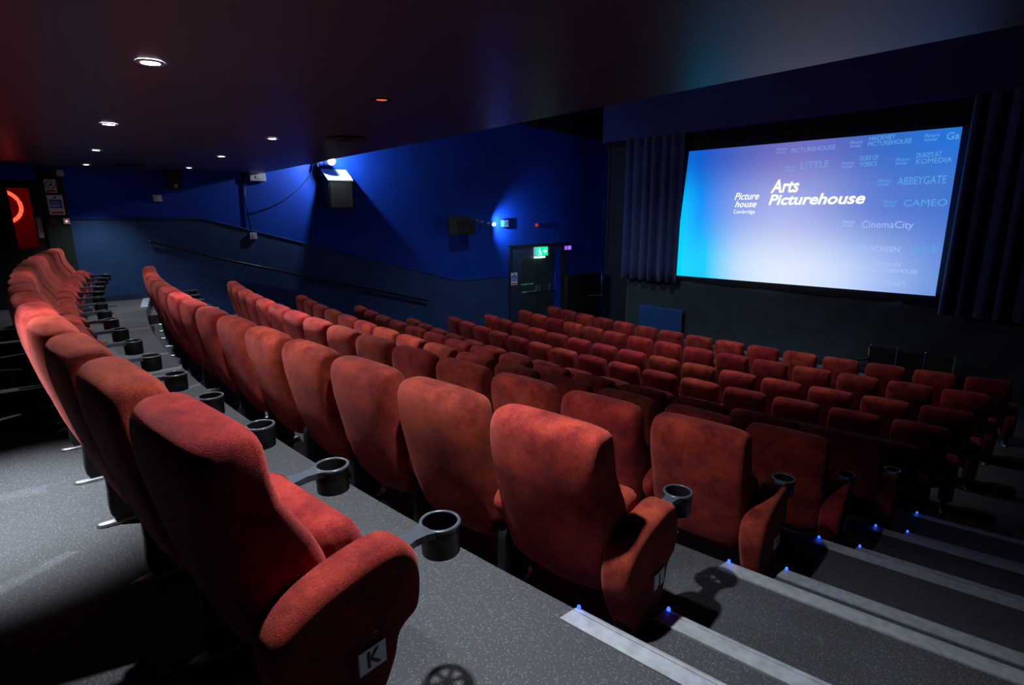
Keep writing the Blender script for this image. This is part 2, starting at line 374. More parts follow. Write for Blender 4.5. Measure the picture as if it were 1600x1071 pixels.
for (R, z, x) in [(EDGE[i], LEV[i], AR) for i in range(5)]:
    point('led_spill', W(x+0.0, arc(R, x)+0.03, z-Z0+0.03), 0.03, (0.02, 0.1, 1.0), 0.01)

# ------------------------------------------------------------------ seat
def smooth_loop(P, n=4):
    out = []; N = len(P)
    for i in range(N):
        p0, p1, p2, p3 = (Vector(P[(i+k-1) % N]) for k in range(4))
        for j in range(n):
            t = j/n
            out.append(0.5*((2*p1)+(p2-p0)*t+(2*p0-5*p1+4*p2-p3)*t*t+(-p0+3*p1-3*p2+p3)*t**3))
    return out
def normals2(P):
    N = len(P); out = []
    area_ = sum(P[i].x*P[(i+1) % N].y-P[(i+1) % N].x*P[i].y for i in range(N))
    sg = 1 if area_ > 0 else -1
    for i in range(N):
        t = (P[(i+1) % N]-P[i-1]).normalized(); out.append(Vector((t.y, -t.x))*sg)
    return out
def slab(outline, u0, u1, rnd, mb=None, nseg=4):     # outline in (v,w); thickness along u, rounded rims
    mb = mb or MB(); P = smooth_loop(outline); N = normals2(P); R = []
    sec = []
    for k in range(nseg+1):
        a = PI/2*k/nseg; sec.append((u0+rnd*(1-math.sin(a)), rnd*(1-math.cos(a))))
    sec = [(u0+rnd*(1-math.sin(PI/2*k/nseg)), rnd*(1-math.cos(PI/2*k/nseg))) for k in range(nseg, -1, -1)]
    sec2 = [(u0+u1-u, ins) for u, ins in reversed(sec)]
    for u, ins in sec+sec2: R.append([(u, p.x-n.x*ins, p.y-n.y*ins) for p, n in zip(P, N)])
    mb.rings(R, True, True); return mb
def make_back():
    # (h, width, v_rear, v_front)
    L = [(0.185, 0.40, 0.165, 0.25), (0.20, 0.45, 0.135, 0.285), (0.25, 0.468, 0.105, 0.30), (0.33, 0.472, 0.075, 0.30), (0.42, 0.472, 0.045, 0.285), (0.50, 0.472, 0.025, 0.26),
         (0.56, 0.472, 0.012, 0.235), (0.62, 0.472, 0.0, 0.20), (0.68, 0.472, -0.012, 0.165), (0.74, 0.473, -0.018, 0.15), (0.79, 0.468, -0.020, 0.145), (0.828, 0.462, -0.016, 0.142),
         (0.848, 0.457, -0.006, 0.134), (0.861, 0.446, 0.006, 0.122), (0.869, 0.426, 0.020, 0.108), (0.873, 0.39, 0.040, 0.088)]
    R = []
    n = 36
    for h, w_, a, b_ in L:
        c = (a+b_)/2; hv = (b_-a)/2; ring = []
        for k in range(n):
            t = 2*PI*k/n; ct, st = math.cos(t), math.sin(t)
            e = 2/7
            x = math.copysign(abs(ct)**e, ct)*w_/2; y = math.copysign(abs(st)**e, st)*hv
            # slight roundness: shell wraps forward at the sides, crown droops to the corners
            y += 0.020*(abs(x)/(w_/2))**2*(1 if st < 0 else 0.4)
            dz = -0.014*(abs(x)/0.22)**3 if h > 0.8 else (0.02*(abs(x)/0.22)**2 if h < 0.22 else 0)
            ring.append((x, c+y, h+dz))
        R.append(ring)
    return MB().rings(R)
ARM = [(0.075, 0.26), (0.055, 0.34), (0.065, 0.41), (0.105, 0.46), (0.18, 0.492), (0.28, 0.512), (0.36, 0.518), (0.415, 0.50), (0.448, 0.45), (0.455, 0.37), (0.44, 0.30), (0.385, 0.265), (0.365, 0.20), (0.31, 0.11), (0.22, 0.075), (0.14, 0.12)]
ARMI = [(0.16, 0.30), (0.10, 0.40), (0.115, 0.455), (0.18, 0.492), (0.28, 0.512), (0.36, 0.515), (0.405, 0.49), (0.425, 0.44), (0.41, 0.37), (0.36, 0.32), (0.30, 0.22), (0.22, 0.22)]
UA = 0.28
proto = {}
def mesh_of(mb, name, m):
    o = mb.build(name, m, scale=S); me = o.data; bpy.data.objects.remove(o); return me
proto['back'] = mesh_of(make_back(), 'backrest', MV)
cu = MB()
CUS = [(0.235, 0.19), (0.205, 0.30), (0.215, 0.42), (0.235, 0.51), (0.26, 0.548), (0.31, 0.555), (0.355, 0.535), (0.385, 0.46), (0.395, 0.34), (0.385, 0.24), (0.34, 0.185), (0.28, 0.17)]
slab(CUS, -0.222, 0.222, 0.045, cu)
proto['cushion'] = mesh_of(cu, 'seat_cushion', MV)
proto['armend'] = mesh_of(slab(ARM, UA-0.055, UA+0.062, 0.032), 'armrest', MV)
proto['arm'] = mesh_of(slab(ARMI, UA-0.028, UA+0.028, 0.024), 'armrest', MV)
# seam piping on the outer face of the end arm
P = smooth_loop(ARM); Nn = normals2(P)
pp = [(UA+0.052, p.x-n.x*0.020, p.y-n.y*0.020) for p, n in zip(P, Nn)]; pp.append(pp[0])
proto['piping'] = mesh_of(MB().tube(pp, 0.0028, 6, False), 'piping', MSEAM)
cup = MB()
cv, ch = 0.566, 0.470
cup.lathe([(0.047, -0.088), (0.053, -0.088), (0.0555, -0.004), (0.0555, 0.0)], (UA, cv, ch), n=28)
cup.lathe([(0.049, 0.0), (0.048, -0.088)], (UA, cv, ch), n=28); cup.lathe([(0.036, -0.080), (0.049, -0.080), (0.049, -0.088), (0.036, -0.088), (0.036, -0.080)], (UA, cv, ch), n=28)
for a_ in (0, PI/3, 2*PI/3): cup.box((UA, cv, ch-0.084), (0.09, 0.012, 0.006), Matrix.Rotation(a_, 3, 'Z'))
proto['cup'] = mesh_of(cup, 'cup_holder', MPLAST)
rim = MB(); rim.lathe([(0.049, -0.001), (0.0485, 0.004), (0.057, 0.004), (0.0585, 0.0), (0.0575, -0.006), (0.0555, -0.006)], (UA, cv, ch), n=32)
nk = []
for v_, hw in ((0.36, 0.036), (0.43, 0.030), (0.465, 0.022), (0.50, 0.026), (0.522, 0.036)):
    zt = ch+0.002
    nk.append([(UA-hw, v_, zt), (UA+hw, v_, zt), (UA+hw*.9, v_, zt-0.022), (UA-hw*.9, v_, zt-0.022)])
rim.rings(nk, True, False)
proto['rim'] = mesh_of(rim, 'cup_rim', MRIM)
lg = MB(); slab([(0.13, 0.02), (0.12, 0.16), (0.14, 0.30), (0.30, 0.34), (0.33, 0.30), (0.27, 0.16), (0.27, 0.02)], UA-0.022, UA+0.022, 0.008, lg)
proto['leg'] = mesh_of(lg, 'leg', MBLK)
ft = MB(); fr = []
for hh, ins in ((0.0, 0.0), (0.010, 0.0), (0.018, 0.010)):
    fr.append([(UA+(0.034-ins)*math.cos(t), 0.19+(0.13-ins)*math.copysign(abs(math.sin(t))**0.6, math.sin(t)), hh) for t in [2*PI*k/28 for k in range(28)]])
ft.rings(fr)
proto['foot'] = mesh_of(ft, 'foot', MSTEEL)
proto['plate'] = mesh_of(MB().box((UA+0.065, 0.285, 0.262), (0.006, 0.075, 0.062)), 'letter_plate', MSIGNW)
proto['screw'] = mesh_of(MB().lathe([(0.0001, 0.004), (0.003, 0.003), (0.004, 0)], (UA+0.062, 0.30, 0.325), (1, 0, 0), 8), 'screw', MSTEEL)

def text_mesh(name, s_, size, m, extrude=0.0, bold=0.0, shear=0.0, align='LEFT', width=None, height=None):
    cu_ = bpy.data.curves.new(name, 'FONT'); cu_.body = s_; cu_.size = size; cu_.extrude = extrude; cu_.offset = bold; cu_.shear = shear
    cu_.align_x = align; cu_.resolution_u = 3
    to = bpy.data.objects.new(name, cu_); COL.objects.link(to)
    dg = bpy.context.evaluated_depsgraph_get(); dg.update()
    me = bpy.data.meshes.new_from_object(to.evaluated_get(dg)); bpy.data.objects.remove(to)
    xs = [v.co.x for v in me.vertices]; ys = [v.co.y for v in me.vertices]
    if xs:
        sx = width/(max(xs)-min(xs)) if width else 1; sy = height/max(ys) if height else (sx if width else 1)
        x00 = min(xs) if align == 'LEFT' else 0
        for v in me.vertices: v.co.x = (v.co.x-x00)*sx; v.co.y *= sy
    me.materials.clear(); me.materials.append(m)
    o = bpy.data.objects.new(name, me); COL.objects.link(o); return o
letters = {}
def letter_mesh(ch_):
    if ch_ not in letters:
        o = text_mesh('row_letter', ch_, 0.060*S, MINK, 0.0008, 0.0012, align='CENTER'); letters[ch_] = o.data; bpy.data.objects.remove(o)
    return letters[ch_]
def part(name, me, parent, loc=(0, 0, 0), rot=(0, 0, 0)):
    o = bpy.data.objects.new(name, me); COL.objects.link(o); o.parent = parent; o.location = loc; o.rotation_euler = rot; return o
rname = ['back row'] + ['%s row from the back' % w_ for w_ in ordn[1:7]] + ['third row from the front', 'second row from the front', 'front row']
def seat(row, idx, last):
    ri = [r[0] for r in ROWS].index(row); _, R, h, t0 = ROWS[ri]
    a = t0-(idx-1)*0.56/R
    jit = random.uniform(-0.012, 0.012)
    t = empty('cinema_chair', W(CX+R*math.sin(a), CY-R*math.cos(a), h-Z0), a+jit)
    part('backrest', proto['back'], t); 
    c_ = part('seat_cushion', proto['cushion'], t)
    e = idx == 1
    ar = part('armrest', proto['armend' if e else 'arm'], t)
    if e:
        part('piping', proto['piping'], ar); pl = part('letter_plate', proto['plate'], ar); part('screw', proto['screw'], ar)
        pl['label'] = 'white plate with the row letter %s' % row
        lm = part('row_letter', letter_mesh(row), ar, (S*(UA+0.0685), S*0.285, S*0.243), (PI/2, 0, PI/2))
    if ri < 5:
        part('cup_holder', proto['cup'], t); part('cup_rim', proto['rim'], t)
    part('leg', proto['leg'], t); part('foot', proto['foot'], t)
    if last:
        off = (-2*UA*S, 0, 0)
        part('armrest', proto['arm'], t, off); part('leg', proto['leg'], t, off); part('foot', proto['foot'], t, off)
        if ri < 5: part('cup_holder', proto['cup'], t, off); part('cup_rim', proto['rim'], t, off)
    if idx == 1: lab = 'red velvet chair with letter %s end arm on stair aisle, %s' % (row, rname[ri])
    elif last: lab = 'red velvet chair at the blue wall end of the %s' % rname[ri]
    else: lab = 'red velvet chair, %s from the stair aisle in the %s' % (ordn[idx-1], rname[ri])
    tag(t, lab, 'cinema chair', 'red velvet cinema chairs')
for (row, R, h, t0) in ROWS:
    n = 16 if row == 'K' else 15
    for k in range(1, n+1): seat(row, k, k == n)

# ------------------------------------------------------------------ screen
def screen_mat():
    m = bpy.data.materials.new('projected_picture'); m.use_nodes = True; nt = m.node_tree; L = nt.links.new
    b = nt.nodes['Principled BSDF']; b.inputs['Base Color'].default_value = (0.1, 0.1, 0.1, 1); b.inputs['Roughness'].default_value = 0.9
    tc = nt.nodes.new('ShaderNodeTexCoord'); sx = nt.nodes.new('ShaderNodeSeparateXYZ'); L(tc.outputs['Object'], sx.inputs[0])
    ms = nt.nodes.new('ShaderNodeMapRange'); ms.inputs['From Min'].default_value = -7.85*S; ms.inputs['From Max'].default_value = -2.71*S; L(sx.outputs['X'], ms.inputs['Value'])
    mt = nt.nodes.new('ShaderNodeMapRange'); mt.inputs['From Min'].default_value = (-1.47+Z0)*S; mt.inputs['From Max'].default_value = (1.30+Z0)*S; L(sx.outputs['Z'], mt.inputs['Value'])
    def ramp(stops):
        r = nt.nodes.new('ShaderNodeValToRGB'); r.color_ramp.interpolation = 'CARDINAL'
        while len(r.color_ramp.elements) < len(stops): r.color_ramp.elements.new(0.5)
        for e, (p_, c_) in zip(r.color_ramp.elements, stops): e.position = p_; e.color = s2l(*c_)
        L(ms.outputs[0], r.inputs[0]); return r
    bot = ramp([(0.0, (0, 215, 255)), (0.15, (20, 205, 255)), (0.30, (190, 222, 255)), (0.50, (222, 234, 255)), (0.75, (190, 210, 250)), (1.0, (110, 150, 225))])
    mid = ramp([(0.0, (0, 200, 255)), (0.11, (0, 150, 250)), (0.28, (135, 160, 235)), (0.50, (165, 175, 235)), (0.75, (110, 135, 215)), (1.0, (70, 115, 205))])
    topr = ramp([(0.0, (20, 110, 215)), (0.10, (15, 90, 205)), (0.30, (85, 100, 190)), (0.50, (110, 110, 195)), (0.75, (65, 105, 195)), (1.0, (30, 115, 215))])
    def mixr(a, b_, lo, hi):
        k = nt.nodes.new('ShaderNodeMapRange'); k.interpolation_type = 'SMOOTHSTEP'; k.inputs['From Min'].default_value = lo; k.inputs['From Max'].default_value = hi; L(mt.outputs[0], k.inputs['Value'])
        x = nt.nodes.new('ShaderNodeMix'); x.data_type = 'RGBA'; L(k.outputs[0], x.inputs[0]); L(a, x.inputs[6]); L(b_, x.inputs[7]); return x.outputs[2]
    o1 = mixr(bot.outputs[0], mid.outputs[0], 0.08, 0.58); o2 = mixr(o1, topr.outputs[0], 0.52, 0.98)
    L(o2, b.inputs['Emission Color']); b.inputs['Emission Strength'].default_value = 1.0
    return m
YS = 11.5
q = [(-7.68, 1.32), (-2.72, 1.28), (-2.71, -1.43), (-7.91, -1.49)]
scr = MB(); scr.rings([[W(x, YS, z) for x, z in q], [W(x, YS+0.03, z) for x, z in q]], True, False)
so = scr.build('cinema_screen', screen_mat())
tag(so, 'large lit cinema screen showing white title lettering on a blue gradient', 'cinema screen')
MTXT = mat('projected_white', (0.1, 0.1, 0.1), 0.9, emit=s2l(248, 252, 255), estr=1.15)
MTXTA = mat('projected_pale_blue', (0.05, 0.05, 0.05), 0.9, emit=s2l(95, 170, 242), estr=0.9)
MTXTB = mat('projected_faint_blue', (0.05, 0.05, 0.05), 0.9, emit=s2l(128, 160, 228), estr=0.95)
MTXTD = mat('projected_light_blue', (0.05, 0.05, 0.05), 0.9, emit=s2l(158, 188, 246), estr=1.0)
MTXTC = mat('projected_fainter_blue', (0.05, 0.05, 0.05), 0.9, emit=s2l(168, 192, 244), estr=1.0)
def stext(s_, x, z, w_, h_, m, bold=0.0, shear=0.0, name='logo_text'):
    o = text_mesh(name, s_, 1.0, m, 0.0, bold, shear, width=w_*S, height=h_*S if h_ else None)
    o.rotation_euler = (PI/2, 0, 0); o.location = W(x, YS-0.004, z); o.parent = so; return o
stext('Arts', -5.72, 0.36, 0.56, 0.25, MTXT, 0.026, 0.22, 'title_text'); stext('Picturehouse', -5.74, 0.12, 1.77, 0.20, MTXT, 0.026, 0.22, 'title_text')
stext('Picture', -6.49, 0.235, 0.54, 0.14, MTXT, 0.012, 0.35, 'title_text'); stext('house', -6.47, 0.08, 0.48, 0.13, MTXT, 0.012, 0.35, 'title_text'); stext('Cambridge', -6.49, -0.05, 0.48, 0.075, MTXT, 0, 0, 'title_text')
def ph(x, z, m):
    stext('Picture', x, z+0.065, 0.21, 0.055, m, 0.004, 0.3); stext('house', x+0.005, z+0.005, 0.18, 0.052, m, 0.004, 0.3)
stext('HACKNEY', -4.03, 1.195, 0.40, 0.072, MTXTA, 0.008); stext('PICTUREHOUSE', -4.04, 1.10, 0.66, 0.075, MTXTA, 0.008)
stext('Ga', -2.90, 1.10, 0.17, 0.11, MTXTA, 0.008); ph(-4.34, 1.10, MTXTB); ph(-3.21, 1.10, MTXTA)
stext('DUKE OF', -4.14, 0.865, 0.29, 0.08, MTXTA, 0.008); stext("YORK'S", -4.13, 0.76, 0.27, 0.08, MTXTA, 0.008); ph(-4.44, 0.75, MTXTB); ph(-3.58, 0.75, MTXTA)
stext("DUKE'S AT", -3.28, 0.85, 0.35, 0.08, MTXTA, 0.008); stext('KOMEDIA', -3.27, 0.75, 0.49, 0.08, MTXTA)
ph(-3.81, 0.41, MTXTA); stext('ABBEYGATE', -3.50, 0.42, 0.69, 0.125, MTXTA)
ph(-3.67, 0.05, MTXTA); stext('CAMEO', -3.36, 0.06, 0.61, 0.11, MTXTA); ph(-4.30, -0.30, MTXTC); stext('CinemaCity', -3.97, -0.31, 0.80, 0.12, MTXTD)
stext('CITY SCREEN', -4.10, -0.72, 0.78, 0.09, MTXTC); ph(-3.13, -0.72, MTXTA); stext('Ri', -2.86, -0.71, 0.09, 0.12, MTXTA, 0.008)
stext('HACKNEY', -3.68, -0.98, 0.42, 0.07, MTXTC, 0.008); stext('PICTUREHOUSE', -3.67, -1.08, 0.66, 0.07, MTXTC, 0.008); stext("DUKE'S", -3.48, -1.31, 0.33, 0.08, MTXTC)
stext('LITTLE', -5.17, 0.79, 0.51, 0.12, MTXTB); ph(-5.47, 0.75, MTXTB); stext('PICTUREHOUSE', -5.38, 1.10, 0.80, 0.08, MTXTB); ph(-5.68, 1.10, MTXTB)
# black masking round the screen
mk = MB()
wbox(-9.5, XR, 11.56, 11.62, 1.30, 1.80, mk); wbox(-9.5, XR, 11.56, 11.62, -1.62, -1.40, mk)
tag(mk.build('screen_masking', mat('black_masking_cloth', (0.004, 0.004, 0.007), 0.9)), 'flat black masking cloth bands above and below the screen', 'masking')

# ------------------------------------------------------------------ curtains and skirt
def curtain(x0, x1, y, z0, z1, pitch_, amp, label, side):
    n = int((x1-x0)/pitch_*10); R = []
    for zi in range(9):
        z = z0+(z1-z0)*zi/8; row_ = []
        for i in range(n+1):
            x = x0+(x1-x0)*i/n; ph_ = 2*PI*(x-x0)/pitch_
            fl_ = 1.0+0.25*(1-zi/8)
            row_.append(W(x+0.02*math.sin(ph_*.5+zi*.2), y-amp*fl_*(math.sin(ph_)+0.35*math.sin(ph_*.37+1.3)+0.2*math.sin(2.1*ph_+zi*.15)), z))
        R.append(row_)
    m = MB(); m.rings(R, False, True, False)
    o = m.build('curtain', MCURT); sd = o.modifiers.new('thick', 'SOLIDIFY'); sd.thickness = 0.012
    return tag(o, label, 'curtain', 'stage curtains')
curtain(-9.35, -7.72, 11.36, -1.66, 1.72, 0.27, 0.055, 'dark pleated curtain hanging left of the screen', 'l')
curtain(-2.58, XR-0.05, 11.34, -1.70, 1.72, 0.24, 0.060, 'dark pleated curtain hanging right of the screen', 'r')
R = []
for zi in range(13):
    z = -2.994+(1.40)*zi/12; row_ = []
    for i in range(161):
        x = -9.35+(XR-0.02+9.35)*i/160
        sag = 0.018*math.sin(3.1*x+2*z)+0.012*math.sin(7*x-5*z)*(1 if x > -4.5 else 0.25)
        row_.append(W(x, 11.62-0.03+sag-0.02*(1-zi/12), z))
    R.append(row_)
sk = MB(); sk.rings(R, False, True, False); o = sk.build('stage_skirt', MSKIRT); sd = o.modifiers.new('thick', 'SOLIDIFY'); sd.thickness = 0.01
tag(o, 'dark teal cloth skirt hanging from the screen down to the floor', 'stage skirt')
tag(wbox(-8.6, -1.9, 11.27, 11.33, -2.994, -2.955).build('pale_strip', MFL, bevel=0.004), 'pale strip on the floor before the stage skirt', 'edging')  # plain pale strip along the foot of the skirt
# slatted panel, the blue light on it put into its colour
sp = empty('slatted_panel', W(-8.17, 11.45, -2.994))
f_ = MB(); wbox(-8.82, -7.56, 11.44, 11.47, -2.99, -2.30, f_); rel(f_.build('backing', MMESH), sp)
f_ = MB()
for k in range(14): wbox(-8.80, -7.58, 11.425, 11.44, -2.96+k*0.046, -2.94+k*0.046, f_)
rel(f_.build('slats', MMESH), sp)
tag(sp, 'low blue lit slatted panel standing against the skirt under the left curtain', 'panel')
# right framed mesh rack
rk = empty('wire_rack', W(-2.9, 11.25, -2.994))
XA_, XB_ = -3.45, -2.22
YR = 11.18
def rbox(*a, m=MBLK, n='frame'): return rel(wbox(*a).build(n, m), rk)
rbox(XA_, XB_, YR, YR+0.03, -2.41, -2.38); rbox(XA_, XB_, YR, YR+0.03, -2.97, -2.94)
for k in range(4):
    x = XA_+(XB_-XA_)*k/3; rbox(x-0.008, x+0.008, YR-0.006, YR+0.02, -2.99, -2.38, m=(MMESH if k in (1, 2) else MFL) if k else MBLK, n='upright')
    rel(MB().lathe([(0.0001, 0.03), (0.012, 0.026), (0.016, 0.01), (0.008, 0)], W(x, YR+0.01, -2.38), n=10).build('knob', MCHR), rk)
for k in range(3):
    xa = XA_+(XB_-XA_)*k/3; xb = XA_+(XB_-XA_)*(k+1)/3; f_ = MB()
    for j in range(22): wbox(xa+0.01, xb-0.01, YR+0.008, YR+0.014, -2.93+j*0.024, -2.922+j*0.024, f_)
    for j in range(9): wbox(xa+(xb-xa)*j/9, xa+(xb-xa)*j/9+0.004, YR+0.014, YR+0.018, -2.94, -2.40, f_)
    wbox(xa+0.01, xb-0.01, YR+0.02, YR+0.024, -2.94, -2.40, f_)
    rel(f_.build('mesh_panel', MBLK if k < 2 else mat('olive_mesh', (0.03, 0.04, 0.015), 0.5)), rk)
rel(wbox(XA_-0.03, XA_-0.012, YR, YR+0.012, -2.56, -2.42).build('tape_strip', MYEL), rk)
f_ = MB(); f_.tube([W(XA_, YR, -2.62), W(XA_-0.25, YR+0.06, -2.70), W(XA_-0.5, YR+0.14, -2.78)], 0.03, 8); f_.tube([W(XA_, YR, -2.75), W(XA_-0.3, YR+0.06, -2.80), W(XA_-0.5, YR+0.14, -2.84)], 0.018, 8)
rel(f_.build('brace', MBLK), rk)
tag(rk, 'black framed wire mesh rack standing before the skirt at right', 'rack')

# ------------------------------------------------------------------ exit door on the left wall
ed = empty('door_2', W(XL, 9.48, -2.99)); struct(ed)
XD = XL+0.02
f_ = MB(); wbox(XL, XD, 8.60, 10.55, -2.99, -0.80, f_); rel(f_.build('door_surround', MFRAME, bevel=0.003), ed)
f_ = MB(); wbox(XD, XD+0.03, 8.58, 8.62, -2.99, -0.78, f_); wbox(XD, XD+0.03, 8.58, 10.6, -0.80, -0.77, f_); rel(f_.build('frame_edge', MDARK), ed)
for a, b_ in ((8.93, 9.475), (9.49, 10.03)):
    lf = rel(wbox(XD, XD+0.02, a, b_, -2.99, -1.12).build('door_leaf', MDOOR, bevel=0.004), ed)
rel(wbox(XD+0.018, XD+0.024, 9.474, 9.492, -2.99, -1.12).build('meeting_strip', MBRACK), ed)
f_ = MB(); f_.tube([W(XD+0.06, 8.95, -1.945), W(XD+0.06, 9.99, -1.945)], 0.010, 8)
rel(f_.build('push_bar', MSTEEL), ed)
f_ = MB()
for y in (9.44, 9.53, 9.90): wbox(XD+0.02, XD+0.07, y-0.018, y+0.018, -1.95, -1.80, f_)
rel(f_.build('bar_bracket', MSTEEL, bevel=0.004), ed)
MGLOW = mat('green_glow_lettering', (0.15, 0.6, 0.5), 0.6, emit=(0.08, 0.42, 0.36), estr=0.35)  # greenish glow put into the lettering's colour
tx = text_mesh('door_lettering', 'Push bar to open', 0.05, MGLOW, 0.0005, width=0.40*S, height=0.045); tx.rotation_euler = (PI/2, 0, PI/2); tx.location = W(XD+0.022, 8.96, -1.77)
rel(tx, ed)
struct(wbox(XL, XL+0.07, 10.10, 10.28, -2.99, -0.95).build('trim_3', MBLUE))
# plain black panel over the dark corner, and pipe beyond the exit
tag(wbox(-10.57, -10.40, 10.42, 11.72, -2.99, -1.62).build('black_panel', MBLK, bevel=0.004), 'black panel standing in the front left corner', 'stage flat')
pf = MB(); pf.tube([W(-10.37, 11.20, -2.22), W(-10.37, 11.60, -2.26), W(-10.37, 11.72, -2.26)], 0.012, 8); pf.tube([W(-10.37, 11.72, -2.26), W(-10.37, 11.72, -1.60)], 0.014, 8)
for q_ in ((-10.37, 11.72, -2.26), (-10.37, 11.72, -1.80)): pf.lathe([(0.0001, -0.03), (0.024, -0.02), (0.024, 0.02), (0.0001, 0.03)], W(*q_), n=10)
tag(pf.build('angled_pipe', MSTEEL), 'thin pale angled pipe before the black panel in the corner', 'pipe')
tag(MB().tube([W(-10.50, 11.86, -1.5), W(-10.50, 11.86, 1.7)], 0.012, 8).build('conduit', MBRACK), 'thin dark conduit rising up the front left corner', 'conduit')
cl = MB(); wbox(-10.12, -9.4, 11.40, 11.50, 1.60, 1.66, cl); cl.tube([W(-10.1, 11.38, 1.63), W(-10.0, 11.36, 1.69), W(-9.85, 11.36, 1.64), W(-9.6, 11.36, 1.66)], 0.018, 8)
tag(cl.build('curtain_track', MBRACK), 'dark curtain track end with bunched cord under the bulkhead', 'curtain track')

# exit sign
es = empty('exit_sign', W(XL+0.02, 9.55, -0.95))
ex = XL+0.10
rel(wbox(XL+0.02, ex, 9.38, 9.80, -1.08, -0.84).build('housing', MWHT, bevel=0.004), es)
rel(wbox(ex, ex+0.006, 9.39, 9.79, -1.06, -0.85).build('green_face', MGREEN), es)
rel(wbox(XL+0.03, ex+0.01, 9.39, 9.70, -1.12, -1.085).build('lamp_strip', MSIGNE), es)
def flat(name, pts2, m, par, x=ex+0.008, th=0.003):
    mb = MB(); prism([W(x, y, z) for y, z in pts2], (th, 0, 0), mb); return rel(mb.build(name, m), par)
man = MB()
def lim(a, b_, w_):
    a, b_ = Vector(a), Vector(b_); d_ = (b_-a).normalized(); n_ = Vector((-d_.y, d_.x))*w_
    prism([W(ex+0.008, p.x, p.y) for p in (a+n_, b_+n_, b_-n_, a-n_)], (0.003, 0, 0), man)
lim((9.50, -0.92), (9.53, -0.98), 0.014); lim((9.53, -0.98), (9.49, -1.01), 0.009); lim((9.49, -1.01), (9.47, -1.05), 0.008); lim((9.53, -0.98), (9.57, -1.01), 0.009); lim((9.57, -1.01), (9.55, -1.05), 0.008)
lim((9.50, -0.925), (9.45, -0.95), 0.007); lim((9.51, -0.925), (9.55, -0.95), 0.007); lim((9.49, -0.885), (9.51, -0.885), 0.012)
rel(man.build('running_figure', MSIGNE), es)
flat('arrow', [(9.62, -0.965), (9.69, -0.965), (9.69, -1.00), (9.76, -0.95), (9.69, -0.90), (9.69, -0.935), (9.62, -0.935)], MSIGNE, es)
tag(es, 'green lit emergency exit sign with running figure above the double doors', 'exit sign')
vb = empty('violet_box', W(XL+0.05, 10.6, -0.91))
rel(wbox(XL, XL+0.07, 10.42, 10.76, -0.975, -0.845).build('housing', MBLK, bevel=0.004), vb)
for a, b_ in ((10.43, 10.50), (10.53, 10.66)): rel(wbox(XL+0.07, XL+0.076, a, b_, -0.96, -0.86).build('lens', MVIO), vb)  # panes glow to carry the violet tint of the light
tag(vb, 'small violet tinted box right of the exit sign', 'lamp')
tag(wbox(XL+0.0, XL+0.03, 10.55, 10.60, -2.99, -0.98).build('cable_duct', MFRAME), 'thin vertical duct running down from the violet tinted box', 'cable duct')

def notice(name, y0, y1, z0, z1, label, cat, x=XL+0.022):
    t = empty(name, W(x, (y0+y1)/2, (z0+z1)/2)); rel(wbox(x, x+0.004, y0, y1, z0, z1).build('board', MSIGNW), t); tag(t, label, cat); return t
def disc(name, y, z, r, m, par, x, r0=0.0, th=0.003):
    mb = MB(); mb.lathe([(r*S, 0), (r*S, th), (max(r0, 1e-4)*S, th), (max(r0, 1e-4)*S, 0)], W(x, y, z), (1, 0, 0), 28); return rel(mb.build(name, m), par)
def bluenotice(y0, y1, z0, z1, label):
    x = XL+0.022 if y0 < 5 else XD+0.004; t = notice('blue_notice', y0, y1, z0, z1, label, 'sign', x)
    W_, H_ = y1-y0, z1-z0; fx = x+0.005
    rel(wbox(fx, fx+0.002, y0+.09*W_, y1-.09*W_, z0+.34*H_, z0+.78*H_).build('blue_panel', MSIGNB), t)
    rel(wbox(fx, fx+0.002, y0+.14*W_, y1-.10*W_, z0+.07*H_, z0+.15*H_).build('red_strip', MSIGNR), t)
    disc('blue_roundel', (y0+y1)/2, z0+.89*H_, .1*W_, MSIGNB, t, fx)
    ln = MB()
    for k in range(4): wbox(fx+0.002, fx+0.003, y0+.16*W_, y1-(.2+.08*(k % 2))*W_, z0+(.42+.08*k)*H_, z0+(.44+.08*k)*H_, ln)
    wbox(fx+0.002, fx+0.004, y0+.10*W_, y1-.10*W_, z0+(.455)*H_, z0+.475*H_, ln)
    rel(ln.build('printed_lines', MSIGNW), t)
bluenotice(0.085, 0.262, 0.015, 0.29, 'white fire notice with blue panel beside the rear door')
bluenotice(8.64, 8.84, -1.74, -1.44, 'small blue and white fire notice on the exit door surround')
tag(wbox(XD, XD+0.005, 8.66, 8.76, -1.88, -1.76).build('red_plate', MBROWN), 'small reddish plate under the notice on the exit door surround', 'sign')
ns = notice('no_smoking_sign', 0.085, 0.215, 0.325, 0.505, 'red and white no smoking sign above the blue fire notice', 'sign')
fx = XL+0.027
disc('red_ring', 0.150, 0.432, 0.060, mat('sign_dark_red', (0.12, 0.01, 0.03), 0.5), ns, fx, 0.050)
f_ = MB(); f_.box(W(fx+0.002, 0.150, 0.432), (0.003, 0.118*S, 0.009*S), Matrix.Rotation(-PI/4, 3, 'X')); rel(f_.build('red_bar', bpy.data.materials['sign_dark_red']), ns)
f_ = MB(); f_.box(W(fx, 0.145, 0.425), (0.002, 0.06*S, 0.014*S), Matrix.Rotation(0.5, 3, 'X')); f_.box(W(fx, 0.165, 0.452), (0.002, 0.03*S, 0.012*S), Matrix.Rotation(-0.8, 3, 'X')); rel(f_.build('cigarette_symbol', MINK), ns)
rel(wbox(fx-0.001, fx+0.002, 0.095, 0.205, 0.335, 0.362).build('red_strip', MSIGNR), ns)
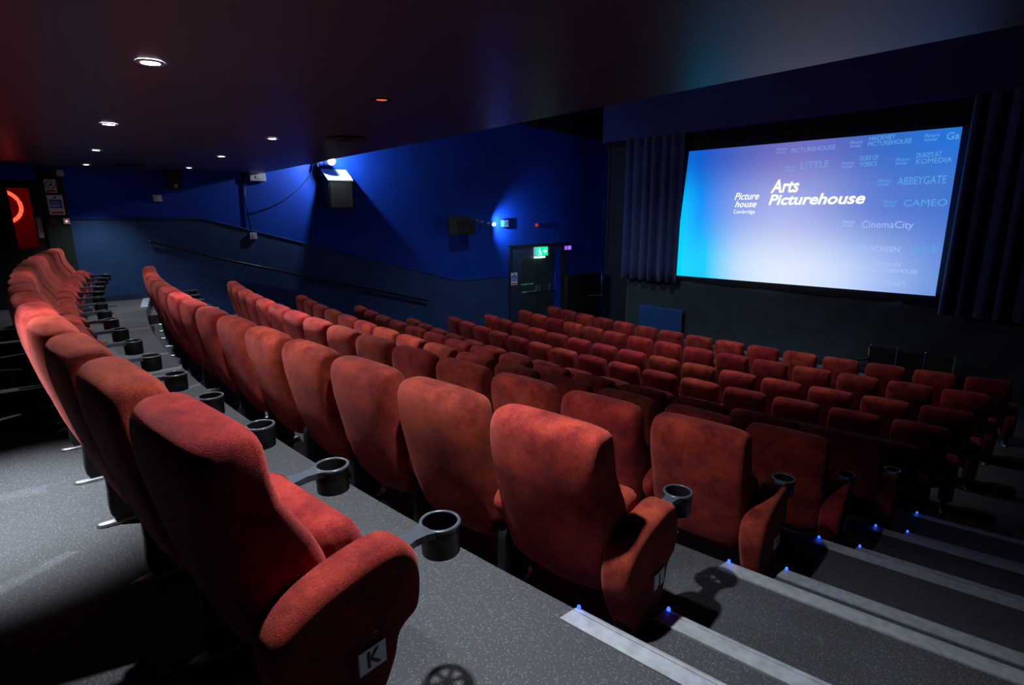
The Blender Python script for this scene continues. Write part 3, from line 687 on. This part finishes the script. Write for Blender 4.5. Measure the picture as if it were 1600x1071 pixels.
def switch(y, z, w_, h_, label, m=MWHT, x=XL+0.022, led=None, cat='switch', dep=0.02, name='wall_switch'):
    t = empty(name, W(x, y, z)); rel(wbox(x, x+dep, y-w_/2, y+w_/2, z-h_/2, z+h_/2).build('face_plate', m, bevel=0.004), t)
    if led: disc('neon_lamp', y, z, 0.012, led, t, x+dep, th=0.006)
    else: rel(wbox(x+dep, x+dep+0.005, y-w_*.15, y+w_*.15, z-h_*.2, z+h_*.2).build('rocker', m, bevel=0.002), t)
    return tag(t, label, cat)
switch(0.285, 0.600, 0.085, 0.090, 'white switch plate above the no smoking sign')
switch(0.100, -0.075, 0.080, 0.075, 'dark brown call plate below the fire notice', MBROWN)
switch(0.258, -0.078, 0.075, 0.080, 'white switch with glowing red neon below the fire notice', MWHT, led=MREDLED)
switch(1.445, 0.262, 0.12, 0.10, 'small white thermostat box high on the dark blue rear wall', MWHT, XL, cat='thermostat', name='thermostat')
# small projector-like camera on rear wall
tcn = empty('wall_camera', W(XL, 1.68, 0.5)); rel(wbox(XL, XL+0.14, 1.60, 1.80, 0.40, 0.68).build('body', MBLK, bevel=0.006), tcn)
rel(MB().lathe([(0.030, 0), (0.030, 0.03), (0.018, 0.03), (0.018, 0.02), (0.0001, 0.02)], W(XL+0.14, 1.70, 0.45), (1, 0, 0), 16).build('lens', MCHR), tcn)
tag(tcn, 'black camera box with small round lens under the ceiling at rear', 'camera')
em = switch(2.98, 0.630, 0.26, 0.13, 'white emergency lamp box on the blue wall near the ceiling', MWHT, XL, cat='lamp', dep=0.06, name='emergency_lamp')
switch(2.80, -0.365, 0.115, 0.115, 'white switch box at the foot of the wall conduit', MWHT, XL+0.022, cat='switch', dep=0.04)
cn = MB(); cn.tube([W(XL+0.015, 2.76, 0.68), W(XL+0.015, 2.74, 0.2), W(XL+0.03, 2.78, -0.31)], 0.011, 8)
tag(cn.build('conduit', MBRACK), 'thin dark vertical conduit leading down to the wall switch box', 'conduit')
cb = MB(); N_ = 24
pts = [W(XL+0.012, 2.79+(4.12-2.79)*t, 0.03+0.95*t**1.9+0.02*math.sin(6*t)) for t in [k/N_ for k in range(N_+1)]]
cb.tube(pts, 0.007, 6); tag(cb.build('cable', MBLK), 'black cable looping up the blue wall to the spotlight', 'cable')
# handrail
hr = empty('handrail', W(XL+0.1, 1.25, -0.41))
f_ = MB(); f_.tube([W(-10.51, 1.22, -0.40), W(-10.51, 1.27, -0.415), W(-10.51, 2.16, -0.71), W(-10.51, 6.24, -1.87)], 0.024, 12); rel(f_.build('rail', MBRACK), hr)
for k in range(5):
    t = 0.04+0.23*k; y = 1.27+(6.24-1.27)*t; z = -0.415+(-1.87+0.415)*t
    f_ = MB(); f_.tube([W(XL+0.02, y, z-0.09), W(XL+0.06, y, z-0.08), W(-10.51, y, z-0.02)], 0.008, 6); rel(f_.build('bracket', MBRACK), hr)
tag(hr, 'long dark handrail sloping down along the left wall', 'handrail')

# ------------------------------------------------------------------ wall speakers and spotlights
def speaker(y0, y1, z0, z1, dep, topd, label, lid):
    t = empty('wall_speaker', W(XL, (y0+y1)/2, (z0+z1)/2))
    xf = XL+dep; zb = z1+topd
    # wedge: sloping lid from the wall down to the front
    P_ = [(XL+0.04, z0+0.02), (xf, z0), (xf, z1), (XL+0.06, zb), (XL+0.04, zb)]
    mb = MB(); prism([W(x, y0, z) for x, z in P_], (0, (y1-y0)*S, 0), mb); rel(mb.build('cabinet', MSPK, bevel=0.006), t)
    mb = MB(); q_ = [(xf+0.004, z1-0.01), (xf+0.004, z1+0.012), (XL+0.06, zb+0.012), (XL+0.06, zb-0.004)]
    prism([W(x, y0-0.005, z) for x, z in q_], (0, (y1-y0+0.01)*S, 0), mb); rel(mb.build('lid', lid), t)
    rel(wbox(xf, xf+0.008, y0+0.03, y1-0.03, z0+0.03, z1-0.03).build('grille', MSPK), t)
    rel(wbox(XL, XL+0.05, (y0+y1)/2-0.06, (y0+y1)/2+0.06, (z0+z1)/2-0.05, (z0+z1)/2+0.08).build('bracket', MBLK), t)
    tag(t, label, 'speaker', 'wall speakers')
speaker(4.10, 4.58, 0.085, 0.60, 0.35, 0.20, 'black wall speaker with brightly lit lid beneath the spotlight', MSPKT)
speaker(6.87, 7.36, -0.47, -0.19, 0.35, 0.12, 'smaller black wall speaker midway along the blue wall', MSPK)
def spotlight(loc, aim, r, L_, label, lens=MLAMP, body=MCHR, estub=None):
    t = empty('spotlight', W(*loc)); a = (W(*aim)-W(*loc)).normalized(); c_ = W(*loc)
    rel(MB().lathe([(0.0001, -L_), (r*.6, -L_*.95), (r*.7, -L_*.6), (r, -0.01), (r, 0), (r*.88, 0), (r*.86, -0.012)], c_, a, 20).build('housing', body), t)
    rel(MB().lathe([(0.0001, -0.008), (r*.86, -0.010)], c_, a, 20).build('lens', lens), t)
    w0 = Vector(((XL)*S, c_.y-0.02, c_.z+0.02)); f_ = MB(); f_.tube([w0, w0+Vector((0.05, 0, 0)), c_-a*L_*.6], 0.008, 8); f_.lathe([(0.0001, 0), (0.035, 0), (0.035, 0.015), (0.0001, 0.015)], w0, (1, 0, 0), 16)
    rel(f_.build('bracket', body), t); tag(t, label, 'spotlight', 'wall spotlights'); return t
spotlight((-10.26, 4.20, 0.93), (-9.0, 3.5, 0.75), 0.080, 0.10, 'dazzling white spotlight on the blue wall above the speaker')
f_ = MB(); f_.tube([W(-10.5, 4.02, 0.93), W(-10.45, 4.02, 0.84)], 0.014, 8); f_.tube([W(-10.59, 3.93, 0.96), W(-10.5, 3.97, 0.92), W(-10.5, 4.08, 0.94)], 0.012, 8)
tag(f_.build('lamp_bracket', MCHR), 'short white bracket left of the dazzling wall spotlight', 'bracket')
spotlight((-10.40, 8.00, -0.26), (-8.8, 7.6, -0.2), 0.050, 0.10, 'silver floodlight right of the smaller speaker', MLAMPD)
spotlight((-10.45, 7.70, -0.20), (-9.0, 7.2, -0.1), 0.035, 0.08, 'small unlit silver spotlight touching the smaller speaker', MCHR)
bx = empty('alarm_box', W(XL, 8.45, -0.24)); rel(wbox(XL, XL+0.10, 8.36, 8.52, -0.33, -0.17).build('body', mat('cyan_lit_box', (0.03, 0.14, 0.26), 0.4), bevel=0.006), bx); rel(wbox(XL+0.10, XL+0.106, 8.40, 8.48, -0.29, -0.21).build('face_plate', MRIM), bx)  # floodlight's blue put into the box colour
tag(bx, 'small blue lit box on the wall right of the floodlights', 'alarm box')
so_ = empty('alarm_sounder', W(XL, 9.5, -0.3)); rel(MB().lathe([(0.06, 0), (0.06, 0.04), (0.045, 0.09), (0.0001, 0.10)], W(XL, 9.50, -0.31), (1, 0, 0), 20).build('body', MSIGNR), so_)
tag(so_, 'small round red fire alarm sounder on the blue wall', 'alarm')

# ------------------------------------------------------------------ ceiling fittings
dl_lab = ['out of frame above the back landing', 'largest and brightest recessed ceiling downlight, at upper left', 'second brightest ceiling downlight, below the brightest one', 'small downlight, third along the left line of ceiling lights',
          'tiny downlight at the far end of the left line of ceiling lights', 'rightmost lit downlight of the second ceiling line', 'middle downlight of the second ceiling line', 'far downlight of the second ceiling line', 'ceiling downlight behind the back row just outside the view']
for i, (x, y, w_, dx, dy) in enumerate(DOWN):
    t = empty('ceiling_downlight', W(x, y, CZ))
    rel(MB().lathe([(0.036, -0.004), (0.060, -0.010), (0.066, -0.004), (0.066, 0.0)], W(x, y, CZ-0.001), n=24).build('trim_ring', MWHT), t)
    rel(MB().lathe([(0.0001, -0.006), (0.050 if i in (1, 2) else 0.038, -0.006), (0.050 if i in (1, 2) else 0.038, 0)], W(x, y, CZ-0.001), n=20).build('lens', MLAMP if i in (1, 2) else MLAMPD), t)
    lab = dl_lab[i]
    if i == 0: lab = 'ceiling downlight directly above the near end of the back row'
    tag(t, lab, 'downlight', 'ceiling downlights')
t = empty('ceiling_downlight', W(-3.37, 1.73, CZ))
rel(MB().lathe([(0.036, -0.004), (0.060, -0.010), (0.066, -0.004), (0.066, 0.0)], W(-3.37, 1.73, CZ-0.001), n=24).build('trim_ring', MBLK), t)
rel(MB().lathe([(0.0001, -0.006), (0.040, -0.004), (0.040, 0)], W(-3.37, 1.73, CZ-0.001), n=20).build('lens', MREDL), t)
tag(t, 'unlit downlight with faint red glow near the ceiling centre', 'downlight')
for (x, y, lab) in ((-5.23, 2.32, 'round dark air vent in the ceiling near the blue wall edge'), (-9.74, 1.07, 'round dark air vent in the far left of the ceiling')):
    t = empty('ceiling_vent', W(x, y, CZ)); f_ = MB()
    for k in range(4): f_.lathe([(0.05+0.045*k, -0.004), (0.07+0.045*k, -0.016), (0.078+0.045*k, -0.012), (0.062+0.045*k, 0)], W(x, y, CZ), n=28)
    rel(f_.build('louvres', MBLK), t); rel(MB().lathe([(0.0001, -0.02), (0.012, -0.016), (0.014, 0)], W(x+0.19, y+0.05, CZ), n=10).build('indicator_lamp', MBRACK), t)
    tag(t, lab, 'air vent', 'ceiling vents')
for (x, y, lab) in ((-4.6, 6.3, 'hidden high ceiling downlight over the middle of the front rows'), (-7.4, 6.8, 'hidden high ceiling downlight over the front rows near the exit door'),
                    (-5.6, 4.2, 'hidden high ceiling downlight over the middle rows, mid room'), (-7.8, 4.2, 'hidden high ceiling downlight over the middle rows near the blue wall')):
    t = empty('stalls_downlight', W(x, y, HALLZ))
    rel(MB().lathe([(0.07, 0.0), (0.07, -0.03), (0.055, -0.03), (0.05, 0)], W(x, y, HALLZ), n=20).build('trim_ring', MBLK), t)
    rel(MB().lathe([(0.0001, -0.008), (0.05, -0.006)], W(x, y, HALLZ), n=16).build('lens', MLAMPD), t)
    tag(t, lab, 'downlight', 'stalls downlights')
